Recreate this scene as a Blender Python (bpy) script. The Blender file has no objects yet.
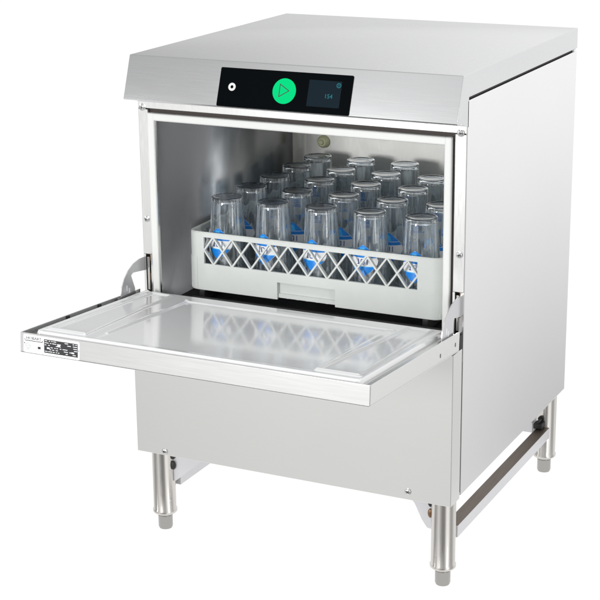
import bpy, bmesh, math, random
from mathutils import Vector, Matrix
random.seed(4)
S = bpy.context.scene
COL = S.collection

# ------------------------------------------------------------------ camera
cam_d = bpy.data.cameras.new('camera')
cam = bpy.data.objects.new('camera', cam_d)
COL.objects.link(cam)
S.camera = cam
yaw, pitch, roll = 0.4633, -0.2909, -0.0123
fw = Vector((-math.sin(yaw)*math.cos(pitch), math.cos(yaw)*math.cos(pitch), math.sin(pitch)))
rt = Vector((math.cos(yaw), math.sin(yaw), 0))
up = rt.cross(fw)
c_, s_ = math.cos(roll), math.sin(roll)
rt2, up2 = c_*rt + s_*up, -s_*rt + c_*up
M = Matrix((rt2, up2, -fw)).transposed().to_4x4()
M.translation = Vector((1.4895, -2.4095, 1.2822))
cam.matrix_world = M
cam_d.sensor_fit = 'HORIZONTAL'
cam_d.sensor_width = 36.0
cam_d.lens = 1660.69/600*36
cam_d.shift_x = (300-289.2)/600
cam_d.shift_y = (294.84-300)/600
cam_d.clip_start = 0.05
cam_d.clip_end = 500

# ------------------------------------------------------------------ studio surround
w = bpy.data.worlds.new('World'); S.world = w; w.use_nodes = True
nt = w.node_tree; nt.nodes.clear()
tc = nt.nodes.new('ShaderNodeTexCoord'); sx = nt.nodes.new('ShaderNodeSeparateXYZ')
nt.links.new(tc.outputs['Generated'], sx.inputs[0])
at = nt.nodes.new('ShaderNodeMath'); at.operation = 'ARCTAN2'
nt.links.new(sx.outputs['Y'], at.inputs[0]); nt.links.new(sx.outputs['X'], at.inputs[1])
an = nt.nodes.new('ShaderNodeMath'); an.operation = 'MULTIPLY_ADD'; an.inputs[1].default_value = 1/(2*math.pi); an.inputs[2].default_value = .5
nt.links.new(at.outputs[0], an.inputs[0])
def ramp(stops):                      # white cyclorama behind, darker studio with light strips elsewhere (brightness / 1.5)
    r = nt.nodes.new('ShaderNodeValToRGB'); el = r.color_ramp.elements
    while len(el) > 1: el.remove(el[-1])
    for k, (d, v) in enumerate(stops):
        e = el[0] if k == 0 else el.new((d+180)/360)
        e.position = (d+180)/360; e.color = (v/1.5, v/1.5, v/1.5, 1)
    nt.links.new(an.outputs[0], r.inputs[0]); return r
LOW = [(-180, .80), (-150, .35), (-137, .55), (-125, .74), (-116, .93), (-109, .90), (-95, .50), (-75, .25), (-55, .35), (-42, 1.25), (-20, 1.25), (-5, .5), (15, .5), (40, 1.03), (162, 1.03), (180, .8)]
HIGH = [(-180, .5), (-126, .60), (-110, .93), (-90, .8), (-60, .5), (-30, 1.1), (0, .8), (50, 1.1), (106, 1.04), (127, .52), (165, .6), (180, .5)]
lo, hi = ramp(LOW), ramp(HIGH)
zr = nt.nodes.new('ShaderNodeMapRange'); zr.interpolation_type = 'SMOOTHSTEP'
zr.inputs['From Min'].default_value = 0.0; zr.inputs['From Max'].default_value = .14
nt.links.new(sx.outputs['Z'], zr.inputs['Value'])
mx = nt.nodes.new('ShaderNodeMix'); mx.data_type = 'RGBA'
nt.links.new(zr.outputs['Result'], mx.inputs['Factor']); nt.links.new(lo.outputs['Color'], mx.inputs['A']); nt.links.new(hi.outputs['Color'], mx.inputs['B'])
bg = nt.nodes.new('ShaderNodeBackground'); bg.inputs['Strength'].default_value = 1.5
wo = nt.nodes.new('ShaderNodeOutputWorld')
# added darkening low on the right of the surround, to shade the side panel
side_dim = ramp([(-180, 0), (30, 0), (64, .15), (69, .6), (73, 1.5), (78, 1.5), (85, 0), (180, 0)])
fz = nt.nodes.new('ShaderNodeMapRange'); fz.interpolation_type = 'SMOOTHSTEP'
fz.inputs['From Min'].default_value = -.42; fz.inputs['From Max'].default_value = -.13
fz.inputs['To Min'].default_value = .60; fz.inputs['To Max'].default_value = 0
nt.links.new(sx.outputs['Z'], fz.inputs['Value'])
fm = nt.nodes.new('ShaderNodeMath'); fm.operation = 'MULTIPLY'
nt.links.new(side_dim.outputs['Color'], fm.inputs[0]); nt.links.new(fz.outputs['Result'], fm.inputs[1])
mx2 = nt.nodes.new('ShaderNodeMix'); mx2.data_type = 'RGBA'; mx2.inputs['B'].default_value = (0, 0, 0, 1)
nt.links.new(fm.outputs[0], mx2.inputs['Factor']); nt.links.new(mx.outputs['Result'], mx2.inputs['A'])
nt.links.new(mx2.outputs['Result'], bg.inputs['Color']); nt.links.new(bg.outputs[0], wo.inputs[0])

def area(name, loc, target, size, sizey, power):
    d = bpy.data.lights.new(name, 'AREA'); d.shape = 'RECTANGLE'; d.size = size; d.size_y = sizey; d.energy = power
    o = bpy.data.objects.new(name, d); COL.objects.link(o); o.location = loc
    o.rotation_euler = (Vector(target)-Vector(loc)).to_track_quat('-Z', 'Y').to_euler()
    return o
area('softbox_key', (-.25, -2.5, .98), (0.3, 0.4, 0.56), .5, .5, 43)
area('strip_left', (-1.9, -1.7, .75), (.2, .3, .6), .22, 1.3, 7)
area('strip_right', (2.3, -1.0, .80), (.4, .2, .6), .22, 1.3, 10)

S.view_settings.view_transform = 'Standard'
S.view_settings.look = 'None'
S.view_settings.exposure = 0
S.view_settings.gamma = 1
S.render.engine = 'CYCLES'
S.cycles.max_bounces = 20; S.cycles.glossy_bounces = 10; S.cycles.transmission_bounces = 18
S.cycles.transparent_max_bounces = 12
S.cycles.sample_clamp_indirect = 6
S.cycles.use_denoising = True

# ------------------------------------------------------------------ materials
def mat(name, col, metal=0.0, rough=0.5, **kw):
    m = bpy.data.materials.new(name); m.use_nodes = True
    b = m.node_tree.nodes['Principled BSDF']
    b.inputs['Base Color'].default_value = (*col, 1)
    b.inputs['Metallic'].default_value = metal
    b.inputs['Roughness'].default_value = rough
    for k, v in kw.items():
        b.inputs[k.replace('_', ' ')].default_value = v
    return m

def brushed(name, col, rough, stretch=(2, 60, 60), rvar=0.08, cvar=0.06, bump=0.02, big=0.05):
    """steel with fine directional grain, plus broad faint smudges"""
    m = mat(name, col, 1.0, rough)
    t = m.node_tree; b = t.nodes['Principled BSDF']
    tc = t.nodes.new('ShaderNodeTexCoord')
    mp = t.nodes.new('ShaderNodeMapping'); mp.inputs['Scale'].default_value = stretch
    n1 = t.nodes.new('ShaderNodeTexNoise'); n1.inputs['Scale'].default_value = 12; n1.inputs['Detail'].default_value = 4
    n2 = t.nodes.new('ShaderNodeTexNoise'); n2.inputs['Scale'].default_value = 3.2; n2.inputs['Detail'].default_value = 3
    t.links.new(tc.outputs['Object'], mp.inputs[0]); t.links.new(mp.outputs[0], n1.inputs['Vector'])
    t.links.new(tc.outputs['Object'], n2.inputs['Vector'])
    r1 = t.nodes.new('ShaderNodeMapRange'); r1.inputs['From Min'].default_value = .3; r1.inputs['From Max'].default_value = .7
    r1.inputs['To Min'].default_value = max(.02, rough-rvar); r1.inputs['To Max'].default_value = rough+rvar
    t.links.new(n1.outputs['Fac'], r1.inputs['Value']); t.links.new(r1.outputs[0], b.inputs['Roughness'])
    a = t.nodes.new('ShaderNodeMath'); a.operation = 'MULTIPLY_ADD'; a.inputs[1].default_value = cvar; a.inputs[2].default_value = 1-cvar*.5-big*.5
    t.links.new(n1.outputs['Fac'], a.inputs[0])
    a2 = t.nodes.new('ShaderNodeMath'); a2.operation = 'MULTIPLY_ADD'; a2.inputs[1].default_value = big
    t.links.new(n2.outputs['Fac'], a2.inputs[0]); t.links.new(a.outputs[0], a2.inputs[2])
    mx = t.nodes.new('ShaderNodeVectorMath'); mx.operation = 'SCALE'; mx.inputs[0].default_value = col
    t.links.new(a2.outputs[0], mx.inputs['Scale']); t.links.new(mx.outputs[0], b.inputs['Base Color'])
    return m

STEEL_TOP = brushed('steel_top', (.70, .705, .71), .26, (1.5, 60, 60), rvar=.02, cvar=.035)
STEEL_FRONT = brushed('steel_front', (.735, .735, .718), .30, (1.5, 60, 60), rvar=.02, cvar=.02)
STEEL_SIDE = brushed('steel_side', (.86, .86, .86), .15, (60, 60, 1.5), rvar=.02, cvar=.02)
STEEL_FRAME = brushed('steel_frame', (.84, .84, .83), .22, (50, 50, 3), rvar=.04)
STEEL_DOOR = brushed('steel_door', (.80, .80, .79), .25, (1.5, 60, 60), rvar=.02, cvar=.02)
STEEL_LINER = brushed('steel_liner', (.82, .825, .83), .095, (3, 3, 3), rvar=.02, cvar=.02)
STEEL_LINER.node_tree.nodes['Principled BSDF'].inputs['Metallic'].default_value = .22
STEEL_IN_SHADED = brushed('steel_chamber_shaded', (.25, .255, .262), .24, (6, 6, 4), rvar=.015, cvar=.03, big=.12)  # darker chamber steel: left wall's dark reflection put into the colour
STEEL_IN_LIT = brushed('steel_chamber_lit', (.78, .78, .745), .36, (30, 30, 3), rvar=.05, big=.12)  # lighter copy of the chamber steel for the brightly lit walls
STEEL_IN_LIT.node_tree.nodes['Principled BSDF'].inputs['Metallic'].default_value = .35
STEEL_LEG = brushed('steel_leg', (.63, .61, .58), .20, (60, 60, 3), rvar=.04)
STEEL_FOOT = brushed('steel_foot', (.38, .37, .35), .12, (60, 60, 3), rvar=.04)
STEEL_ARM = brushed('steel_arm', (.62, .62, .635), .34, (3, 3, 3), rvar=.04)
STEEL_ARM.node_tree.nodes['Principled BSDF'].inputs['Metallic'].default_value = .55
CHROME = mat('screw_metal', (.75, .75, .75), 1, .15)
DARK = mat('dark_gap', (.012, .012, .012), 0, .6)
RUST = mat('tinted_weld', (.20, .12, .07), .8, .4)
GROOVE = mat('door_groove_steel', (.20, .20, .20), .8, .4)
GASKET = mat('white_gasket', (.66, .67, .65), 0, .28)
RAIL = brushed('rail_shadow_steel', (.20, .165, .14), .45, (30, 2, 30), cvar=.3)  # dark reflection of the body's underside put into the rail top's colour
BLACKGLASS = mat('panel_glass', (.001, .0018, .0025), 0, .25, Specular_IOR_Level=.04)
RACKM = mat('rack_plastic', (.585, .61, .59), 0, .42)
def mottle(m, scale, lo_, hi_, col):
    t = m.node_tree; b = t.nodes['Principled BSDF']
    tc = t.nodes.new('ShaderNodeTexCoord'); n = t.nodes.new('ShaderNodeTexNoise'); n.inputs['Scale'].default_value = scale; n.inputs['Detail'].default_value = 6
    n.inputs['Roughness'].default_value = .65
    r = t.nodes.new('ShaderNodeMapRange'); r.inputs['From Min'].default_value = .3; r.inputs['From Max'].default_value = .7
    r.inputs['To Min'].default_value = lo_; r.inputs['To Max'].default_value = hi_
    v = t.nodes.new('ShaderNodeVectorMath'); v.operation = 'SCALE'; v.inputs[0].default_value = col
    t.links.new(tc.outputs['Object'], n.inputs['Vector']); t.links.new(n.outputs['Fac'], r.inputs['Value'])
    t.links.new(r.outputs[0], v.inputs['Scale']); t.links.new(v.outputs[0], b.inputs['Base Color'])
mottle(RACKM, 14, .95, 1.03, (.585, .61, .59))
WHITEP = mat('white_print', (.88, .89, .90), 0, .35)
INKB = mat('black_print', (.02, .02, .022), 0, .4)
INKG = mat('grey_print', (.35, .35, .36), 0, .5)
NOZ = mat('nozzle_plastic', (.55, .56, .36), 0, .4)
BLUE = mat('blue_print', (.008, .23, .74), 0, .3)
BLUE2 = mat('light_blue_print', (.07, .47, .92), 0, .3)
NAVY = mat('navy_print', (.01, .05, .22), 0, .3)
def emis(name, col, st):
    m = mat(name, tuple(c*.08 for c in col), 0, .35, Specular_IOR_Level=.04)
    b = m.node_tree.nodes['Principled BSDF']
    b.inputs['Emission Color'].default_value = (*col, 1); b.inputs['Emission Strength'].default_value = st
    return m
GREEN = emis('button_light', (.0, .68, .215), 1.0)
SCREEN = emis('screen_glow', (.011, .022, .032), .8)
TEAL = emis('screen_digits', (.03, .20, .24), .9)
RINGW = emis('ring_light', (.9, .9, .9), .9)
GAP = mat('stained_gap', (.020, .012, .009), 0, .6)
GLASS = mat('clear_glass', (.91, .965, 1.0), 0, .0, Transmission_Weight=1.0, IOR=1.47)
def streak_haze(m):
    """painted reflections: hazy pale streaks put into the wall of the glass"""
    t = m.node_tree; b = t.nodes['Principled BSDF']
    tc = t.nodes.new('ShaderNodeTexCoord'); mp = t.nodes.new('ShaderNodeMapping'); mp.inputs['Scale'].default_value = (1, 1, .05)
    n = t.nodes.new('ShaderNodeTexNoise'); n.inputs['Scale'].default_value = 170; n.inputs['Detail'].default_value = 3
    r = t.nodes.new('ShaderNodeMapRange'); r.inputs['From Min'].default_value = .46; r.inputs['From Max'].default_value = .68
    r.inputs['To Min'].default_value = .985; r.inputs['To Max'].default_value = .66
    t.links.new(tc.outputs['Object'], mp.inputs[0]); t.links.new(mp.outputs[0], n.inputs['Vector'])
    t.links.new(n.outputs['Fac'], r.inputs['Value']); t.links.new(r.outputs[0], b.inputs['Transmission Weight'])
streak_haze(GLASS)  # bright streaks of reflected light painted in as pale haze
BASEGLASS = mat('thick_base_glass', (.30, .36, .45), 0, .02, Transmission_Weight=1.0, IOR=1.47)
FLOORM = emis('glowing_white_floor', (1, 1, 1), 1.02)  # added glow: the floor gives off light so that no shadow shows
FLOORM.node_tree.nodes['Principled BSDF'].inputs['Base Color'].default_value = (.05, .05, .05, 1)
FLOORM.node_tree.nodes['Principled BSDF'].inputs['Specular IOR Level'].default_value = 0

# ------------------------------------------------------------------ helpers
def link(name, bm, mats, parent=None, smooth=False, angle=None):
    me = bpy.data.meshes.new(name)
    bmesh.ops.recalc_face_normals(bm, faces=bm.faces[:])
    bm.to_mesh(me); bm.free()
    for m in (mats if isinstance(mats, (list, tuple)) else [mats]): me.materials.append(m)
    if smooth:
        for p in me.polygons: p.use_smooth = True
        if angle: me.set_sharp_from_angle(angle=math.radians(angle))
    o = bpy.data.objects.new(name, me); COL.objects.link(o)
    if parent: o.parent = parent
    return o

def box(bm, x0, x1, y0, y1, z0, z1, bev=0.0, seg=2, mi=0, mtx=None):
    r = bmesh.ops.create_cube(bm, size=1)
    vs = r['verts']
    bmesh.ops.scale(bm, vec=(x1-x0, y1-y0, z1-z0), verts=vs)
    bmesh.ops.translate(bm, vec=((x0+x1)/2, (y0+y1)/2, (z0+z1)/2), verts=vs)
    fs = {f for v in vs for f in v.link_faces}
    for f in fs: f.material_index = mi
    if bev:
        es = list({e for v in vs for e in v.link_edges})
        g = bmesh.ops.bevel(bm, geom=es, offset=bev, segments=seg, affect='EDGES', profile=.5)
        vs = list({v for f in g['faces'] for v in f.verts} | {v for v in vs if v.is_valid})
    if mtx is not None: bmesh.ops.transform(bm, matrix=mtx, verts=[v for v in vs if v.is_valid])
    return vs

def prism(bm, pts, axis, a0, a1, mi=0, bev=0, seg=2):
    """extrude a closed polygon (2D pts in the other two axes) from a0 to a1 along axis"""
    def P(p, a):
        return {'x': (a, p[0], p[1]), 'y': (p[0], a, p[1]), 'z': (p[0], p[1], a)}[axis]
    v0 = [bm.verts.new(P(p, a0)) for p in pts]; v1 = [bm.verts.new(P(p, a1)) for p in pts]
    n = len(pts); fs = [bm.faces.new(v0), bm.faces.new(v1[::-1])]
    for i in range(n): fs.append(bm.faces.new((v0[i], v1[i], v1[(i+1) % n], v0[(i+1) % n])))
    for f in fs: f.material_index = mi
    if bev:
        bmesh.ops.bevel(bm, geom=list({e for f in fs for e in f.edges}), offset=bev, segments=seg, affect='EDGES', profile=.5)
    return fs

def lathe(bm, prof, cx=0, cy=0, seg=48, mi=0, cap=True):
    rings = []
    for r, z in prof:
        if r < 1e-6: rings.append([bm.verts.new((cx, cy, z))])
        else: rings.append([bm.verts.new((cx+r*math.cos(2*math.pi*k/seg), cy+r*math.sin(2*math.pi*k/seg), z)) for k in range(seg)])
    for a, b in zip(rings, rings[1:]):
        for k in range(seg):
            k2 = (k+1) % seg
            if len(a) == 1: f = bm.faces.new((a[0], b[k], b[k2]))
            elif len(b) == 1: f = bm.faces.new((a[k], a[k2], b[0]))
            else: f = bm.faces.new((a[k], a[k2], b[k2], b[k]))
            f.material_index = mi
    if cap:
        for rg in (rings[0], rings[-1]):
            if len(rg) > 1: bm.faces.new(rg).material_index = mi

def wall_path(bm, path, t, z0, z1, closed=True, mi=0):
    """vertical wall along a 2D path, thickness t to the left-hand inside"""
    n = len(path); inner = []
    for i in range(n):
        p = Vector(path[i])
        a = Vector(path[i-1]) if (closed or i > 0) else None
        b = Vector(path[(i+1) % n]) if (closed or i < n-1) else None
        d = ((p-a).normalized() if a is not None else Vector((0, 0))) + ((b-p).normalized() if b is not None else Vector((0, 0)))
        d.normalize(); nn = Vector((-d.y, d.x))
        inner.append(p+nn*t)
    def ring(pl, z): return [bm.verts.new((p[0], p[1], z)) for p in pl]
    A, B, Cc, D = ring(path, z0), ring(path, z1), ring(inner, z1), ring(inner, z0)
    m = n if closed else n-1
    for i in range(m):
        j = (i+1) % n
        for q in ((A[i], A[j], B[j], B[i]), (B[i], B[j], Cc[j], Cc[i]), (Cc[i], Cc[j], D[j], D[i]), (D[i], D[j], A[j], A[i])):
            bm.faces.new(q).material_index = mi
    if not closed:
        bm.faces.new((A[0], B[0], Cc[0], D[0])); bm.faces.new((A[-1], D[-1], Cc[-1], B[-1]))

def rrect(x0, x1, y0, y1, r, seg=8):
    pts = []
    for cx, cy, a0 in ((x1-r, y0+r, -90), (x1-r, y1-r, 0), (x0+r, y1-r, 90), (x0+r, y0+r, 180)):
        for k in range(seg+1):
            a = math.radians(a0+90*k/seg); pts.append((cx+r*math.cos(a), cy+r*math.sin(a)))
    return pts

def new_empty(name, loc=(0, 0, 0)):
    o = bpy.data.objects.new(name, None); COL.objects.link(o); o.location = loc
    o.empty_display_size = .05
    return o

def text_obj(name, body, size, m, mtx, parent, extrude=0.00015, align='CENTER', xscale=1.0):
    cu = bpy.data.curves.new(name, 'FONT'); cu.body = body; cu.size = size; cu.extrude = extrude
    cu.align_x = align; cu.align_y = 'CENTER'
    tmp = bpy.data.objects.new(name+'_tmp', cu); COL.objects.link(tmp)
    bpy.context.view_layer.update()
    me = bpy.data.meshes.new_from_object(tmp)
    COL.objects.unlink(tmp); bpy.data.objects.remove(tmp)
    me.transform(Matrix.Diagonal((xscale, 1, 1, 1))); me.transform(mtx)
    me.materials.clear(); me.materials.append(m)
    o = bpy.data.objects.new(name, me); COL.objects.link(o); o.parent = parent
    return o

# ------------------------------------------------------------------ setting
bm = bmesh.new()
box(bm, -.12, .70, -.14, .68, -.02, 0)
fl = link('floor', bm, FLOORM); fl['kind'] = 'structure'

# ------------------------------------------------------------------ glasswasher
W, D = .6, .5733
H, YT, HB, YB = .8703, -.0201, .7994, -.0456
YP = -.0445
Z0 = .163
gw = new_empty('glasswasher', (0, 0, 0))
gw['label'] = 'stainless steel undercounter glasswasher with its door folded down, standing on four legs'
gw['category'] = 'glasswasher'

# --- body side panels, back, bottom
def side_panel(x0, x1):
    bm = bmesh.new()
    box(bm, x0, x1, .0005, D, Z0+.002, .8285, .0012)
    return link('side_panel', bm, STEEL_SIDE, gw)
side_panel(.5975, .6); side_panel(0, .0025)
bm = bmesh.new(); box(bm, .003, .597, D-.003, D-.0005, Z0+.002, .828, .0008)
link('back_panel', bm, STEEL_SIDE, gw)
bm = bmesh.new(); box(bm, .003, .597, .0, D-.004, Z0+.004, Z0+.008)
link('base_plate', bm, STEEL_SIDE, gw)

# --- top cover with sloping apron
bm = bmesh.new()
prof = [(YT, H), (YB, HB), (YB+.002, HB-.002), (YB+.016, HB-.0028), (.0045, .786), (.0045, .8335), (D, .8335), (D, H)]
prism(bm, prof, 'x', 0, W)
es = [e for e in bm.edges if (abs(e.verts[0].co.z-H) < 1e-5 and abs(e.verts[1].co.z-H) < 1e-5)
      or {round(e.verts[0].co.y, 4), round(e.verts[1].co.y, 4)} == {YT, YB}]
bmesh.ops.bevel(bm, geom=es, offset=.0016, segments=3, affect='EDGES', profile=.5)
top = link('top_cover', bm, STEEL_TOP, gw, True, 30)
bm = bmesh.new(); box(bm, .004, .5965, .006, D-.006, .8286, .8334)
link('cover_gap', bm, DARK, gw)
bm = bmesh.new(); box(bm, .5955, .6008, D-.020, D-.008, .8288, .8332, .001)
link('corner_clip', bm, WHITEP, gw)

# --- control panel lying on the apron
Av = Vector((0, YT, H)); Bv = Vector((0, YB, HB)); dvv = (Bv-Av).normalized(); nn = Vector((1, 0, 0)).cross(dvv)
if nn.y > 0: nn = -nn
def apron(h=0.0):
    m = Matrix((Vector((1, 0, 0)), -dvv, nn)).transposed().to_4x4(); m.translation = Av+nn*h; return m
def flat(bm, pts, h0, h1, mtx, mi=0):
    fs = prism(bm, pts, 'z', h0, h1, mi)
    bmesh.ops.transform(bm, matrix=mtx, verts=list({v for f in fs for v in f.verts}))
def circ(cx, cy, r, n=40): return [(cx+r*math.cos(2*math.pi*k/n), cy+r*math.sin(2*math.pi*k/n)) for k in range(n)]
A0 = apron()
bm = bmesh.new(); flat(bm, rrect(.1795, .4178, -.0755, -.0113, .0022, 4), 0.0001, .0014, A0)
cp = link('control_panel', bm, BLACKGLASS, gw)
bm = bmesh.new(); flat(bm, circ(.2995, -.0437, .0208, 56), .00145, .0019, A0)
btn = link('start_button', bm, GREEN, cp)
bm = bmesh.new()
tri = [(.2905, -.0318), (.3092, -.0428), (.2905, -.0545)]
cxm = sum(p[0] for p in tri)/3; cym = sum(p[1] for p in tri)/3
tin = [(cxm+(p[0]-cxm)*.80, cym+(p[1]-cym)*.80) for p in tri]
for i in range(3):
    j = (i+1) % 3; flat(bm, [tri[i], tri[j], tin[j], tin[i]], .00195, .0022, A0)
link('play_symbol', bm, INKB, cp)
bm = bmesh.new()
o_, i_ = circ(.2040, -.0428, .0066), circ(.2040, -.0428, .0028)
for k in range(40):
    j = (k+1) % 40; flat(bm, [o_[k], o_[j], i_[j], i_[k]], .00145, .0019, A0)
link('power_button', bm, RINGW, cp)
bm = bmesh.new(); flat(bm, rrect(.3418, .3992, -.0650, -.0222, .001, 2), .00145, .0017, A0)
scr = link('display_screen', bm, SCREEN, cp)
text_obj('display_digits', '154', .0098, TEAL, A0 @ Matrix.Translation((.3785, -.0475, .0019)), cp)
bm = bmesh.new()
o_, i_ = circ(.3943, -.0288, .0040, 24), circ(.3943, -.0288, .0028, 24)
for k in range(24):
    j = (k+1) % 24; flat(bm, [o_[k], o_[j], i_[j], i_[k]], .0018, .0020, A0)
flat(bm, [(.3938, -.0305), (.3948, -.0305), (.3948, -.0270), (.3938, -.0270)], .0018, .0020, A0)
link('information_icon', bm, TEAL, cp)

# --- front frame: posts, cross bar
def post(x0, x1, name='door_post', slot=True):
    bm = bmesh.new()
    sx0, sx1 = (x0+.0045, x0+.0145) if x0 < .3 else (x1-.0155, x1-.0055)
    box(bm, x0, x1, 0, .02, .517, .7745, .0008)
    if slot:
        box(bm, x0, sx0, 0, .02, .40, .5168)
        box(bm, sx1, x1, 0, .02, .40, .5168)
        box(bm, sx0, sx1, .012, .02, .40, .5168, mi=1)
    return link(name, bm, [STEEL_FRAME, DARK], gw)
pl = post(.0006, .0195)
pr = post(.5800, .5994)
for x0, x1 in ((.0075, .0125), (.5865, .5915)):
    bm = bmesh.new(); box(bm, x0, x1, -.0005, .009, .452, .512, .0008); link('hinge_bar', bm, STEEL_LEG, gw)
    for zz in (.505, .470):
        bm = bmesh.new(); box(bm, x1+.0002, x1+.0022, .001, .008, zz, zz+.012, .0005); link('hinge_clip', bm, RUST, gw)
bm = bmesh.new(); box(bm, .0006, .5994, 0, .02, .7762, .812, .0008)
link('cross_bar', bm, STEEL_FRAME, gw)

# --- white gasket frame round the chamber mouth
def frame_mesh(bm, o, i, y0, y1, bev=.0025):
    (x0, x1, z0, z1), (a0, a1, c0, c1) = o, i
    box(bm, x0, a0, y0, y1, z0, z1, bev); box(bm, a1, x1, y0, y1, z0, z1, bev)
    box(bm, a0-.003, a1+.003, y0+.0004, y1, c1, z1-.0003, bev)
bm = bmesh.new()
frame_mesh(bm, (.0195, .5750, .405, .7690), (.0330, .5632, .45, .7560), -.004, .02)
link('mouth_frame', bm, GASKET, gw)
bm = bmesh.new()
box(bm, .0315, .0338, -.0015, .030, .41, .7575, .0008); box(bm, .5625, .5648, -.0015, .030, .41, .7575, .0008)
box(bm, .0338, .5625, -.0015, .030, .7555, .7578, .0008)
link('mouth_lip', bm, STEEL_FRAME, gw)
bm = bmesh.new(); box(bm, .0200, .5797, .0060, .0180, .7692, .7760); box(bm, .5752, .5797, .0045, .0180, .42, .7690)
link('frame_gap', bm, GAP, gw)

# --- wash chamber (open at the front)
bm = bmesh.new()
x0, x1, y0, y1, z0, z1, r = .034, .5635, .004, .550, .405, .7575, .022
pts = [(x0, y0)]+[(x0+r-r*math.cos(math.radians(a)), y1-r+r*math.sin(math.radians(a))) for a in range(0, 91, 15)] \
    + [(x1-r+r*math.sin(math.radians(a)), y1-r+r*math.cos(math.radians(a))) for a in range(0, 91, 15)]+[(x1, y0)]
vb = [bm.verts.new((p[0], p[1], z0)) for p in pts]; vt = [bm.verts.new((p[0], p[1], z1)) for p in pts]
for i in range(len(pts)-1): bm.faces.new((vb[i], vb[i+1], vt[i+1], vt[i]))
bm.faces.new(vb); bm.faces.new(vt)
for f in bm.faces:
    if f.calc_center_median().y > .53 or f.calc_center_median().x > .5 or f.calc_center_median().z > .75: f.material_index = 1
me_tmp = link('wash_chamber', bm, [STEEL_IN_SHADED, STEEL_IN_LIT], gw, True, 40)
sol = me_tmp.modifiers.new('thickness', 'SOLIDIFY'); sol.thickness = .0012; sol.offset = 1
# faces point outwards after recalculation: the skin grows away from the chamber
bm = bmesh.new()
box(bm, .036, .5615, .006, .075, .4065, .4285, .002)
link('sump_edge', bm, DARK, gw)
bm = bmesh.new(); box(bm, .036, .5615, .0755, .545, .4065, .4283, .002)
link('sump_cover', bm, DARK, gw)
for xa in (.085, .51):
    bm = bmesh.new(); box(bm, xa, xa+.010, .045, .535, .4287, .4475, .001); link('rack_runner', bm, DARK, gw)
bm = bmesh.new(); box(bm, .0785, .5520, .028, .036, .4287, .4400, .001); link('front_runner', bm, DARK, gw)
bm = bmesh.new(); lathe(bm, [(0, -.006), (.0085, -.006), (.0105, -.003), (.0125, 0), (.0125, .006)], seg=32)
lathe(bm, [(0, -.010), (.004, -.010), (.0055, -.0062)], seg=20, cap=False)
bmesh.ops.rotate(bm, verts=bm.verts[:], cent=(0, 0, 0), matrix=Matrix.Rotation(math.radians(-90), 3, 'X'))
bmesh.ops.translate(bm, verts=bm.verts[:], vec=(.0940, .543, .6230))
link('spray_nozzle', bm, NOZ, gw, True, 40)
# nozzle strip / fixing dots on the chamber back wall
for xx, zz in ((.212, .640), (.300, .655)):
    bm = bmesh.new(); bmesh.ops.create_uvsphere(bm, u_segments=12, v_segments=8, radius=.0022)
    bmesh.ops.translate(bm, verts=bm.verts[:], vec=(xx, .549, zz)); link('rivet', bm, CHROME, gw, True)

# --- lower front panel
bm = bmesh.new()
box(bm, 0, W, YP, -.0042, .1612, .4243, .0010, 2)
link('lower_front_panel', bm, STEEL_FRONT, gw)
bm = bmesh.new(); box(bm, .02, .5985, -.0041, -.0002, .17, .424); link('panel_seam', bm, DARK, gw)
bm = bmesh.new(); box(bm, .0215, .5700, -.0300, .0, .4244, .4256); link('threshold', bm, DARK, gw)
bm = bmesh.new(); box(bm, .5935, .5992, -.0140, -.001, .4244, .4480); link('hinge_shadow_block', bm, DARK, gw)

# --- screws
def screw(x, y, z, r=.0045):
    bm = bmesh.new()
    lathe(bm, [(r*1.25, 0), (r*1.25, .0005), (r, .0008), (r*.92, .0019), (r*.6, .0027), (0, .0030)], seg=24)
    bmesh.ops.rotate(bm, verts=bm.verts[:], cent=(0, 0, 0), matrix=Matrix.Rotation(math.radians(90), 3, 'X'))
    n0 = len(bm.faces)
    s = r*.55
    box(bm, -s, s, -.0034, -.0022, -.0006, .0006, mi=1); box(bm, -.0006, .0006, -.0033, -.0022, -s, s, mi=1)
    bmesh.ops.rotate(bm, verts=bm.verts[:], cent=(0, 0, 0), matrix=Matrix.Rotation(random.uniform(0, 1.5), 3, 'Y'))
    o = link('screw', bm, [CHROME, DARK], gw, True, 40); o.location = (x, y, z)
screw(.0096, -.0002, .7778, .0052); screw(.5893, -.0002, .7771, .0052)
screw(.0103, -.0002, .5805); screw(.5905, -.0002, .5796)
screw(.0567, YP-.0002, .1690, .0046); screw(.5240, YP-.0002, .1760, .0046)

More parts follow.
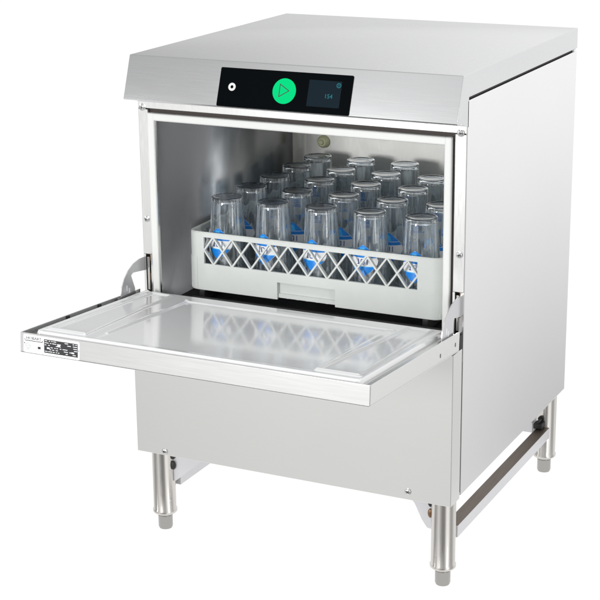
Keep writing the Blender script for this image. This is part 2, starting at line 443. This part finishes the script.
# --- legs
def leg(x, y, sgn):
    bm = bmesh.new()
    lathe(bm, [(.0208, .160), (.0208, .040), (.0224, .0375), (.0224, .0335), (.0208, .0315), (.0155, .0305)], x, y, 48)
    lg = link('leg', bm, STEEL_LEG, gw, True, 35)
    bm = bmesh.new()
    lathe(bm, [(.0134, .0305), (.0134, .0265), (.0128, .026), (.0134, .0255), (.0134, .004), (.0118, .0)], x, y, 40)
    link('foot', bm, STEEL_FOOT, lg, True, 35)
    # triangular gusset towards the middle of the machine
    bm = bmesh.new()
    xa = x+sgn*.0215
    if x < .3: pts = [(xa, .160), (xa+.078, .160), (xa+.052, .137), (xa+.003, .0955), (xa, .0955)]
    else: pts = [(xa, .160), (xa-.050, .160), (xa-.0305, .138), (xa-.018, .112), (xa-.008, .098), (xa, .0966)]
    prism(bm, pts, 'y', y-.001, y+.001)
    link('gusset', bm, STEEL_ARM, lg)
    for zz in (.147, .127):
        bm = bmesh.new(); bmesh.ops.create_uvsphere(bm, u_segments=16, v_segments=10, radius=.0085)
        bmesh.ops.scale(bm, vec=(.55, .45, 1.0), verts=bm.verts[:])
        bmesh.ops.translate(bm, verts=bm.verts[:], vec=(x+sgn*.0222, y-.004, zz))
        link('weld', bm, RUST if (zz < .14 and x > .3) else DARK, lg, True)
    return lg
for x, y, sg in ((.0280, -.0032, 1), (.5720, -.0032, -1), (.5735, .5424, -1), (.0265, .5424, 1)):
    leg(x, y, sg)
for xa in (.0265, .5660):
    bm = bmesh.new(); box(bm, xa, xa+.0235, .0185, .5205, .0785, .1005, .0012)
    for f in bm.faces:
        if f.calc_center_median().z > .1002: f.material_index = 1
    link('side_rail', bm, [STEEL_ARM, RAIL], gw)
bm = bmesh.new(); box(bm, .050, .5505, .5330, .5480, .0785, .1005, .0012)
link('back_rail', bm, STEEL_ARM, gw)
# bolt of the rear leg bracket
bm = bmesh.new(); lathe(bm, [(.006, 0), (.006, .005), (.003, .005), (.003, .022), (0, .022)], seg=12)
bmesh.ops.rotate(bm, verts=bm.verts[:], cent=(0, 0, 0), matrix=Matrix.Rotation(math.radians(90), 3, 'X'))
bmesh.ops.translate(bm, verts=bm.verts[:], vec=(.572, .522, .1165)); link('bracket_bolt', bm, DARK, gw, True, 30)
bm = bmesh.new(); box(bm, .562, .580, .500, .5210, .1008, .1120, .002); link('rail_bracket', bm, DARK, gw)

# ------------------------------------------------------------------ door (folded down)
A = Vector((0, -.0171, .4573)); B = Vector((0, -.3751, .4829)); dv = (B-A).normalized(); dn = Vector((0, -dv.z, dv.y))
if dn.z < 0: dn = -dn
DM = Matrix((Vector((1, 0, 0)), dv, dn)).transposed().to_4x4(); DM.translation = A     # door space: u, v (outwards), h (up)
L = (B-A).length; T = .0325
door = new_empty('door'); door.parent = gw
def dlink(name, bm, mats, smooth=False, angle=None, parent=door):
    bmesh.ops.transform(bm, matrix=DM, verts=bm.verts[:]); return link(name, bm, mats, parent, smooth, angle)
bm = bmesh.new()
box(bm, 0, W, 0, L, -T, -T+.0015)                                       # outer skin
box(bm, .0, .0016, 0, L-.0022, -T+.0016, 0, .0003); box(bm, W-.0016, W, 0, L-.0022, -T+.0016, 0, .0003)
dlink('door_shell', bm, STEEL_DOOR)
bm = bmesh.new(); box(bm, 0, W, L-.0020, L, -T-.0003, 0.0, .0007)
dlink('door_edge', bm, STEEL_DOOR)
bm = bmesh.new(); box(bm, .0018, .0178, .004, L-.0024, -T+.0017, -.0065); dlink('door_groove', bm, GROOVE)  # left groove's dark reflection put into its steel colour
bm = bmesh.new(); box(bm, .5835, W-.0018, .004, L-.0024, -T+.0017, -.0045); dlink('door_groove', bm, STEEL_DOOR)
for vv in (.130, .225):
    bm = bmesh.new(); box(bm, .0017, .0040, vv, vv+.006, -.0066, -.0015); dlink('groove_clip', bm, DARK)

# pressed inner liner as a height field
def sd_poly(px, py, poly):
    best = 1e9; inside = False; n = len(poly)
    for i in range(n):
        ax, ay = poly[i]; bx, by = poly[(i+1) % n]
        ex, ey = bx-ax, by-ay; wx, wy = px-ax, py-ay
        t = max(0, min(1, (wx*ex+wy*ey)/(ex*ex+ey*ey))); dx, dy = wx-ex*t, wy-ey*t
        best = min(best, dx*dx+dy*dy)
        if (ay > py) != (by > py) and px < (bx-ax)*(py-ay)/(by-ay)+ax: inside = not inside
    d = math.sqrt(best); return -d if inside else d
def sm(a, b, x):
    t = max(0, min(1, (x-a)/(b-a))); return t*t*(3-2*t)
tapL = [(.034, .326), (.100, .326), (.078, .024), (.040, .024)]
tapR = [(.6-x, y) for x, y in tapL][::-1]
panel = [(.1215, .0475), (.508, .0475), (.508, .400), (.1215, .400)]
def seg_d(px, py, a, b):
    ex, ey = b[0]-a[0], b[1]-a[1]; t = max(0, min(1, ((px-a[0])*ex+(py-a[1])*ey)/(ex*ex+ey*ey)))
    return math.hypot(px-a[0]-ex*t, py-a[1]-ey*t)
UL, UR, VF, VB_ = .0185, .5820, .3500, .0
def hgt(u, v):
    h = 0.0
    # rounded outer edge drops away
    cx = min(max(u, UL+.012), UR-.012); cy = min(v, VF-.012)
    d = math.hypot(u-cx, v-cy)
    h -= .0065*sm(.0085, .012, d)
    # raised lip along sides and front
    edge = .012-d
    de = min(u-UL, UR-u, VF-v)
    h += .0020*math.exp(-((de-.0045)/.0032)**2)
    # tapered side embossing: a raised rim with a slightly sunk middle
    for poly in (tapL, tapR):
        s = sd_poly(u, v, poly)
        h += .0020*math.exp(-(s/.0032)**2) - .0006*sm(0, .006, -s)
        # closing bar at the front end
    for a, b in (((.030, .3285), (.097, .3285)), ((.570, .3285), (.503, .3285))):
        h += .0022*(1-sm(.0025, .0070, seg_d(u, v, a, b)))
    # bead at back and left side of the flat centre, centre sunk
    h += .0020*math.exp(-(seg_d(u, v, (.1215, .0475), (.505, .0500))/.0032)**2)
    h += .0020*math.exp(-(seg_d(u, v, (.1215, .0475), (.1235, .300))/.0032)**2)*(1-.0)
    h -= .0010*sm(.0, .007, min(u-.1215, v-.0475, .500-u, .336-v))
    # smooth rise to the very front lip
    return h
bm = bmesh.new()
NU, NV = 520, 320
us = [UL+(UR-UL)*i/NU for i in range(NU+1)]; vs = [.012+(VF-.012)*j/NV for j in range(NV+1)]
grid = [[bm.verts.new((u, v, hgt(u, v)+.0008)) for v in vs] for u in us]
for i in range(NU):
    for j in range(NV): bm.faces.new((grid[i][j], grid[i+1][j], grid[i+1][j+1], grid[i][j+1]))
# skirt
bnd = [grid[i][0] for i in range(NU+1)]+[grid[NU][j] for j in range(1, NV+1)]+[grid[i][NV] for i in range(NU-1, -1, -1)]+[grid[0][j] for j in range(NV-1, 0, -1)]
low = [bm.verts.new((v.co.x, v.co.y, -.0300)) for v in bnd]
for i in range(len(bnd)):
    j = (i+1) % len(bnd); bm.faces.new((bnd[i], low[i], low[j], bnd[j]))
bm.faces.new(low)
dlink('door_liner', bm, STEEL_LINER, True, 55)

# oval slots in the side of the door
for vv, hh in ((.0835, -.021), (.0180, -.018)):
    bm = bmesh.new(); bmesh.ops.create_cone(bm, cap_ends=True, segments=20, radius1=.0035, radius2=.0035, depth=.0008)
    bmesh.ops.rotate(bm, verts=bm.verts[:], cent=(0, 0, 0), matrix=Matrix.Rotation(math.radians(90), 3, 'Y'))
    bmesh.ops.scale(bm, vec=(1, .35, 1), verts=bm.verts[:])
    bmesh.ops.translate(bm, verts=bm.verts[:], vec=(W+.0002, vv, hh)); dlink('side_slot', bm, GROOVE)

# curved hinge arms
def arm(x):
    bm = bmesh.new()
    outer = [(.004, .512), (-.020, .5125), (-.040, .5090), (-.058, .5010), (-.073, .4885), (-.082, .4750), (-.0845, .4655), (-.0835, .456)]
    inner = [(-.040, .453), (-.0385, .4640), (-.043, .4740), (-.050, .4900), (-.044, .4935), (-.028, .4915), (.004, .4870)]
    if x > .3: inner = [(-.034, .4535), (-.0338, .472), (-.0336, .4835), (.004, .4765)]
    def samp(pl, n=24):
        d = [0]
        for p, q in zip(pl, pl[1:]): d.append(d[-1]+math.hypot(q[0]-p[0], q[1]-p[1]))
        out = []
        for k in range(n+1):
            t = d[-1]*k/n; i = 0
            while i < len(pl)-2 and d[i+1] < t: i += 1
            f = (t-d[i])/(d[i+1]-d[i]); out.append((pl[i][0]+(pl[i+1][0]-pl[i][0])*f, pl[i][1]+(pl[i+1][1]-pl[i][1])*f))
        return out
    so, si = samp(outer), samp(inner[::-1])
    for k in range(24):
        for xx in (x-.0009, x+.0009):
            bm.faces.new([bm.verts.new((xx, p[0], p[1])) for p in (so[k], so[k+1], si[k+1], si[k])])
        for e in (so, si):
            bm.faces.new([bm.verts.new(c) for c in ((x-.0009, *e[k]), (x+.0009, *e[k]), (x+.0009, *e[k+1]), (x-.0009, *e[k+1]))])
    bmesh.ops.remove_doubles(bm, verts=bm.verts[:], dist=.00002)
    if x > .3: box(bm, x-.0009, x+.0009, -.0063, .004, .450, .4763)
    o = link('hinge_arm', bm, STEEL_ARM, door)
    for yy, zz in ((-.0655, .472), (-.058, .4655)):
        bm = bmesh.new(); box(bm, x-.0016, x+.0016, yy-.0013, yy+.0013, zz-.006, zz+.004, .0004); link('arm_slot', bm, WHITEP, door)
    bm = bmesh.new(); box(bm, x-.003, x+.003, -.095, -.040, .4555, .4605, .001); link('arm_bracket', bm, GROOVE, door)
arm(.0035); arm(.5945)
bm = bmesh.new(); box(bm, .5850, .5885, -.034, -.014, .4600, .487, .001); link('hinge_spring', bm, RUST, door)

# rating plate on the door edge
LM = Matrix((Vector((1, 0, 0)), Vector((0, 0, 1)), Vector((0, -1, 0)))).transposed().to_4x4()
LM.translation = Vector((0, B.y, B.z))
LM = DM @ Matrix.Translation((0, L, 0)) @ Matrix(((1, 0, 0, 0), (0, 0, 1, 0), (0, 1, 0, 0), (0, 0, 0, 1)))
bm = bmesh.new(); flat(bm, rrect(.0062, .1105, -.0312, -.0022, .0025, 4), .0001, .0005, LM)
rp = link('rating_plate', bm, WHITEP, door)
bm = bmesh.new()
flat(bm, [(.0450, -.0275), (.1075, -.0275), (.1075, -.0058), (.0450, -.0058)], .00055, .0007, LM)
for a, b in (((.0085, -.0090), (.0095, -.0112)), ((.0085+.033, -.0090), (.0085+.034, -.0112))):
    flat(bm, [(a[0], b[1]), (b[0], b[1]), (b[0], a[1]), (a[0], a[1])], .00055, .0007, LM)
flat(bm, [(.0095, -.0124), (.0420, -.0124), (.0420, -.0112), (.0095, -.0112)], .00055, .0007, LM)
flat(bm, [(.0072, -.0172), (.0090, -.0172), (.0090, -.0156), (.0072, -.0156)], .00055, .0007, LM)
flat(bm, [(.1085, -.0172), (.1098, -.0172), (.1098, -.0156), (.1085, -.0156)], .00055, .0007, LM)
flat(bm, [(.0330, -.0235), (.0385, -.0235), (.0385, -.0195), (.0330, -.0195)], .00055, .0007, LM)
link('rating_table', bm, INKB, door)
bm = bmesh.new()
random.seed(7)
for rr in range(6):
    z = -.0078-rr*.0034; x = .0465
    while x < .105:
        l = random.uniform(.002, .010)
        if random.random() < .55:
            flat(bm, [(x, z-.0005), (min(x+l, .1065), z-.0005), (min(x+l, .1065), z+.0004), (x, z+.0004)], .00075, .0009, LM)
        x += l+random.uniform(.001, .004)
for k in range(3):
    zz = [-.0205, -.0140, -.0225][k]; xx = [.0505, .0700, .0960][k]
    flat(bm, [(xx, zz), (xx+.005, zz), (xx+.005, zz+.0022), (xx, zz+.0022)], .00078, .00092, LM)
link('rating_entries', bm, WHITEP, door)
bm = bmesh.new()
for cx, cy, r in ((.0145, -.0200, .0045), (.0262, -.0262, .0026)):
    o_, i_ = circ(cx, cy, r, 24), circ(cx, cy, r*.8, 24)
    for k in range(24):
        j = (k+1) % 24; flat(bm, [o_[k], o_[j], i_[j], i_[k]], .00055, .0007, LM)
for x0, x1, z in ((.0120, .0170, -.0192), (.0120, .0170, -.0210), (.0110, .0180, -.0262), (.0205, .0225, -.0200)):
    flat(bm, [(x0, z), (x1, z), (x1, z+.0009), (x0, z+.0009)], .00055, .0007, LM)
link('approval_marks', bm, INKG, door)
text_obj('maker_lettering', 'HOBART', .0064, INKB, LM @ Matrix.Translation((.0258, -.0078, .0007)), door, xscale=1.12)

# ------------------------------------------------------------------ rack
RX0, RX1, RY0, RY1, RZ0, RZ1 = .0605, .5435, .0500, .5330, .4478, .5535
rack = new_empty('glass_rack', ((RX0+RX1)/2, (RY0+RY1)/2, RZ0))
rack['label'] = 'pale grey plastic rack with crisscross lattice sides, standing inside the machine and holding the tumblers'
rack['category'] = 'dish rack'
IR = Matrix.Translation((-(RX0+RX1)/2, -(RY0+RY1)/2, -RZ0))
def rlink(name, bm, sm_=False, ang=None, m=RACKM):
    bmesh.ops.transform(bm, matrix=IR, verts=bm.verts[:]); return link(name, bm, m, rack, sm_, ang)
R = .020
WZ0, WZ1 = .4965, .5445        # lattice window heights
NX0, NX1 = .2375, .3480        # hand slot in front
NZ0, NZ1 = .4555, .4787
# lower band: open at the hand slot in front
full = rrect(RX0, RX1, RY0, RY1, R)
path = [(NX1, RY0)]+full+[(NX0, RY0)]
bm = bmesh.new()
wall_path(bm, path, .0045, RZ0, WZ0, closed=False)
box(bm, NX0, NX1, RY0, RY0+.0045, NZ1, WZ0)
box(bm, NX0-.002, NX1+.002, RY0+.0080, RY0+.0110, NZ0, NZ1+.004)
# slightly thicker lower skirt near the corners
cl = [(RX0+.028, RY0-.0010)]+[(x, y) for x, y in rrect(RX0-.001, RX1+.001, RY0-.001, RY1+.001, R+.001)[27:36][::-1]]
for k0, k1 in ((0, 9), (27, 36)):
    wall_path(bm, rrect(RX0-.0009, RX1+.0009, RY0-.0009, RY1+.0009, R+.0009)[k0:k1], .0014, RZ0+.0015, .5070 if k0 else .4900, closed=False)
for xa in (NX0-.002, NX1-.0005): box(bm, xa, xa+.0025, RY0+.0046, RY0+.0079, NZ0, NZ1+.003)
box(bm, NX0, NX1, RY0+.0046, RY0+.0079, NZ1+.0002, NZ1+.0030)
rlink('rack_body', bm, True, 25)
bm = bmesh.new()
wall_path(bm, rrect(RX0, RX1, RY0, RY1, R), .0060, WZ1, RZ1)
bmesh.ops.bevel(bm, geom=[e for e in bm.edges if abs(e.verts[0].co.z-e.verts[1].co.z) < 1e-6 and e.verts[0].co.z > RZ1-1e-5], offset=.0014, segments=2, affect='EDGES')
rlink('rack_rim', bm, True, 35)
# solid corners
WX0, WX1 = .0940, .4985
for (fx, fy) in ((0, 0), (1, 0), (1, 1), (0, 1)):
    bm = bmesh.new()
    cx = (RX0+RX1)/2; cy = (RY0+RY1)/2
    base = [(WX0-RX0+RX0-.0, RY0)]
    # path in the front-left corner, then mirrored
    p = [(RX0, RY0+.0335)]+[(RX0+R-R*math.cos(math.radians(a)), RY0+R-R*math.sin(math.radians(a))) for a in range(0, 91, 10)]+[(WX0, RY0)]
    if fx: p = [(2*cx-x, y) for x, y in p]; p[-1] = (WX1, RY0)
    if fy: p = [(x, 2*cy-y) for x, y in p]
    if (fx+fy) % 2: p = p[::-1]
    wall_path(bm, p, .0050, WZ0, WZ1, closed=False)
    rlink('rack_corner', bm, True, 35)
# crisscross lattice: one mesh per side
def lattice(a0, a1, n):
    bm = bmesh.new(); cell = (a1-a0)/n; h = WZ1-WZ0; bw = .0030
    def bar(p, q, d0, d1):
        (u0, z0), (u1, z1) = p, q; dx, dz = u1-u0, z1-z0; l = math.hypot(dx, dz); nx, nz = -dz/l*bw/2, dx/l*bw/2
        prism(bm, [(u0+nx, z0+nz), (u1+nx, z1+nz), (u1-nx, z1-nz), (u0-nx, z0-nz)], 'y', d0, d1)
    zb, zt = WZ0-.0008, WZ1+.0008; zm = (WZ0+WZ1)/2
    xs = [a0+cell*(k+.5) for k in range(n)]
    for k in range(n-1):
        bar((xs[k], zt), (xs[k+1], zb), .0004, .0066); bar((xs[k], zb), (xs[k+1], zt), .0002, .0064)
    bar((a0, zm), (xs[0], zt), .0002, .0064); bar((a0, zm), (xs[0], zb), .0004, .0066)
    bar((xs[-1], zt), (a1, zm), .0004, .0066); bar((xs[-1], zb), (a1, zm), .0002, .0064)
    return bm
bm = lattice(WX0, WX1, 11); bmesh.ops.translate(bm, verts=bm.verts[:], vec=(0, RY0, 0)); rlink('rack_lattice', bm)
bm = lattice(WX0, WX1, 11); bmesh.ops.translate(bm, verts=bm.verts[:], vec=(0, RY1-.007, 0)); rlink('rack_lattice', bm)
for xa in (RX0, RX1):
    bm = lattice(RY0+.0335, RY1-.0335, 11)
    bmesh.ops.rotate(bm, verts=bm.verts[:], cent=(0, 0, 0), matrix=Matrix.Rotation(math.radians(90), 3, 'Z'))
    bmesh.ops.translate(bm, verts=bm.verts[:], vec=(xa+(.007 if xa == RX0 else 0), 0, 0)); rlink('rack_lattice', bm)
# floor grid
bm = bmesh.new()
for k in range(26):
    x = RX0+.006+(RX1-RX0-.012)*k/25
    box(bm, x-.0014, x+.0014, RY0+.005, RY1-.005, RZ0+.002, RZ0+.0095)
    y = RY0+.006+(RY1-RY0-.012)*k/25
    box(bm, RX0+.005, RX1-.005, y-.0014, y+.0014, RZ0+.0025, RZ0+.0100)
rlink('rack_floor', bm)
GZ = RZ0+.0100

# ------------------------------------------------------------------ tumblers (upside down in the rack)
GH = .610-GZ
def ro(z): return .0372-(.0372-.0273)*(z/GH)
def glass_mesh():
    bm = bmesh.new(); t = .0021
    prof = []
    prof.append((0, GH-.0022))                         # slight punt in the foot
    prof += [(.012, GH-.0020), (.020, GH-.0010), (.0240, GH-.0001), (.0264, GH-.0004), (.0274, GH-.0016)]
    for k in range(1, 13):
        z = (GH-.0018)*(1-k/12)+.0012*(k/12); prof.append((ro(z), z))
    prof += [(ro(0)-.0006, .0001), (ro(0)-t+.0004, .0001), (ro(0)-t, .0010)]
    for k in range(1, 11):
        z = .001+(GH-.0095-.001)*k/10; prof.append((ro(z)-t-.0003*k/10, z))
    prof += [(.0228, GH-.0076), (.0195, GH-.0068), (.010, GH-.0062), (0, GH-.0060)]
    lathe(bm, prof, seg=96, cap=False)
    for f in bm.faces:
        c = f.calc_center_median()
        if c.z > GH-.0012 or (c.z > GH-.0085 and math.hypot(c.x, c.y) < .0215): f.material_index = 1
    # soft vertical facets blown into the wall
    for v in bm.verts:
        r = math.hypot(v.co.x, v.co.y)
        if r > .01:
            a = math.atan2(v.co.y, v.co.x)
            inner_w = r < ro(v.co.z)-.0012
            k = 1+(.0085*math.cos(12*a+.4) if inner_w else .0020*math.cos(7*a))*sm(.008, .03, v.co.z)*(1-sm(GH-.03, GH-.008, v.co.z))
            v.co.x *= k; v.co.y *= k
    return bm
def logo_mesh(az=0.0):
    """printed badge: peaked top, white band with letters, blue pointed bottom"""
    bm = bmesh.new()
    def P(u, z, lift):
        r = ro(z)*1.004+lift; a = -math.pi/2+az+u/r
        return (r*math.cos(a), r*math.sin(a), z)
    def patch(fl, fr, z0, z1, mi, lift, nz=10, nu=8):
        g = []
        for j in range(nz+1):
            z = z0+(z1-z0)*j/nz; l, r_ = fl(z), fr(z)
            g.append([bm.verts.new(P(l+(r_-l)*i/nu, z, lift)) for i in range(nu+1)])
        for j in range(nz):
            for i in range(nu):
                bm.faces.new((g[j][i], g[j][i+1], g[j+1][i+1], g[j+1][i])).material_index = mi
    zc = .530-GZ; hw = .0265
    zt, zb = .5575-GZ, .5030-GZ
    def wd(z):                                          # half width of the badge
        if z > zc: return hw*max(0, 1-((z-zc)/(zt-zc))**1.35)**.85+.0006
        return hw*max(0, 1-((zc-z)/(zc-zb))**1.9)+.0006
    def band(za, zb_, mi, lift, k=1.0): patch(lambda z: -wd(z)*k, lambda z: wd(z)*k, za, zb_, mi, lift)
    band(zb, zt, 0, .00025)                             # white ground
    band(zb+.0003, .5195-GZ, 1, .00040, .96)            # blue foot
    band(.5195-GZ, .5208-GZ, 2, .00040, .96)
    band(.5355-GZ, .5412-GZ, 1, .00040, .97)            # blue bar above the letters
    # blue peak with a pale flash in it
    band(.5420-GZ, zt-.0004, 1, .00038, .96)
    patch(lambda z: -wd(z)*.62, lambda z: wd(z)*.30, .5425-GZ, .5530-GZ, 2, .00048)
    # letter strokes
    z0, z1 = .5240-GZ, .5335-GZ
    for a, b, q0, q1 in ((-.0090, -.0074, z0, z1), (-.0040, -.0026, z0+.001, z1-.001), (.0018, .0032, z0+.001, z1-.001),
                         (-.0030, .0022, z1-.0015, z1), (-.0030, .0022, z0, z0+.0015), (.0072, .0086, z0, z1), (-.0105, -.0060, z0, z0+.0013)):
        patch(lambda z, a=a: a, lambda z, b=b: b, q0, q1, 3, .00045, 4, 2)
    return bm
g0 = new_empty('drinking_glass')
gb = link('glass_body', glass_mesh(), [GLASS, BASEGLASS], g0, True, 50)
lg0 = link('printed_badge', logo_mesh(), [WHITEP, BLUE, BLUE2, NAVY], g0, True, 60)
lg1 = link('printed_badge', logo_mesh(2.75), [WHITEP, BLUE, BLUE2, NAVY], g0, True, 60)
rows = {0: 5, 1: 5, 2: 5, 3: 4, 4: 3}
RN = ['front row', 'second row', 'middle row', 'fourth row', 'back row']
CN = ['leftmost', 'second from left', 'third from left', 'fourth from left', 'rightmost']
first = True
for j in range(5):
    for i in range(rows[j]):
        if first: g = g0; first = False
        else:
            g = g0.copy(); COL.objects.link(g)
            for ch in (gb, lg0, lg1):
                c2 = ch.copy(); COL.objects.link(c2); c2.parent = g
        g.location = (.1155+.0922*i, .10+.0935*j, GZ+.0001)
        g.rotation_euler = (random.uniform(-.006, .006), random.uniform(-.006, .006), (random.uniform(-.16, .16) if j == 0 else random.uniform(-.3, .3)))
        g['category'] = 'glass'
        g['group'] = 'upturned tumblers in the rack'
        g['label'] = f'upturned clear tumbler with blue badge, {CN[i]} in the {RN[j]}'
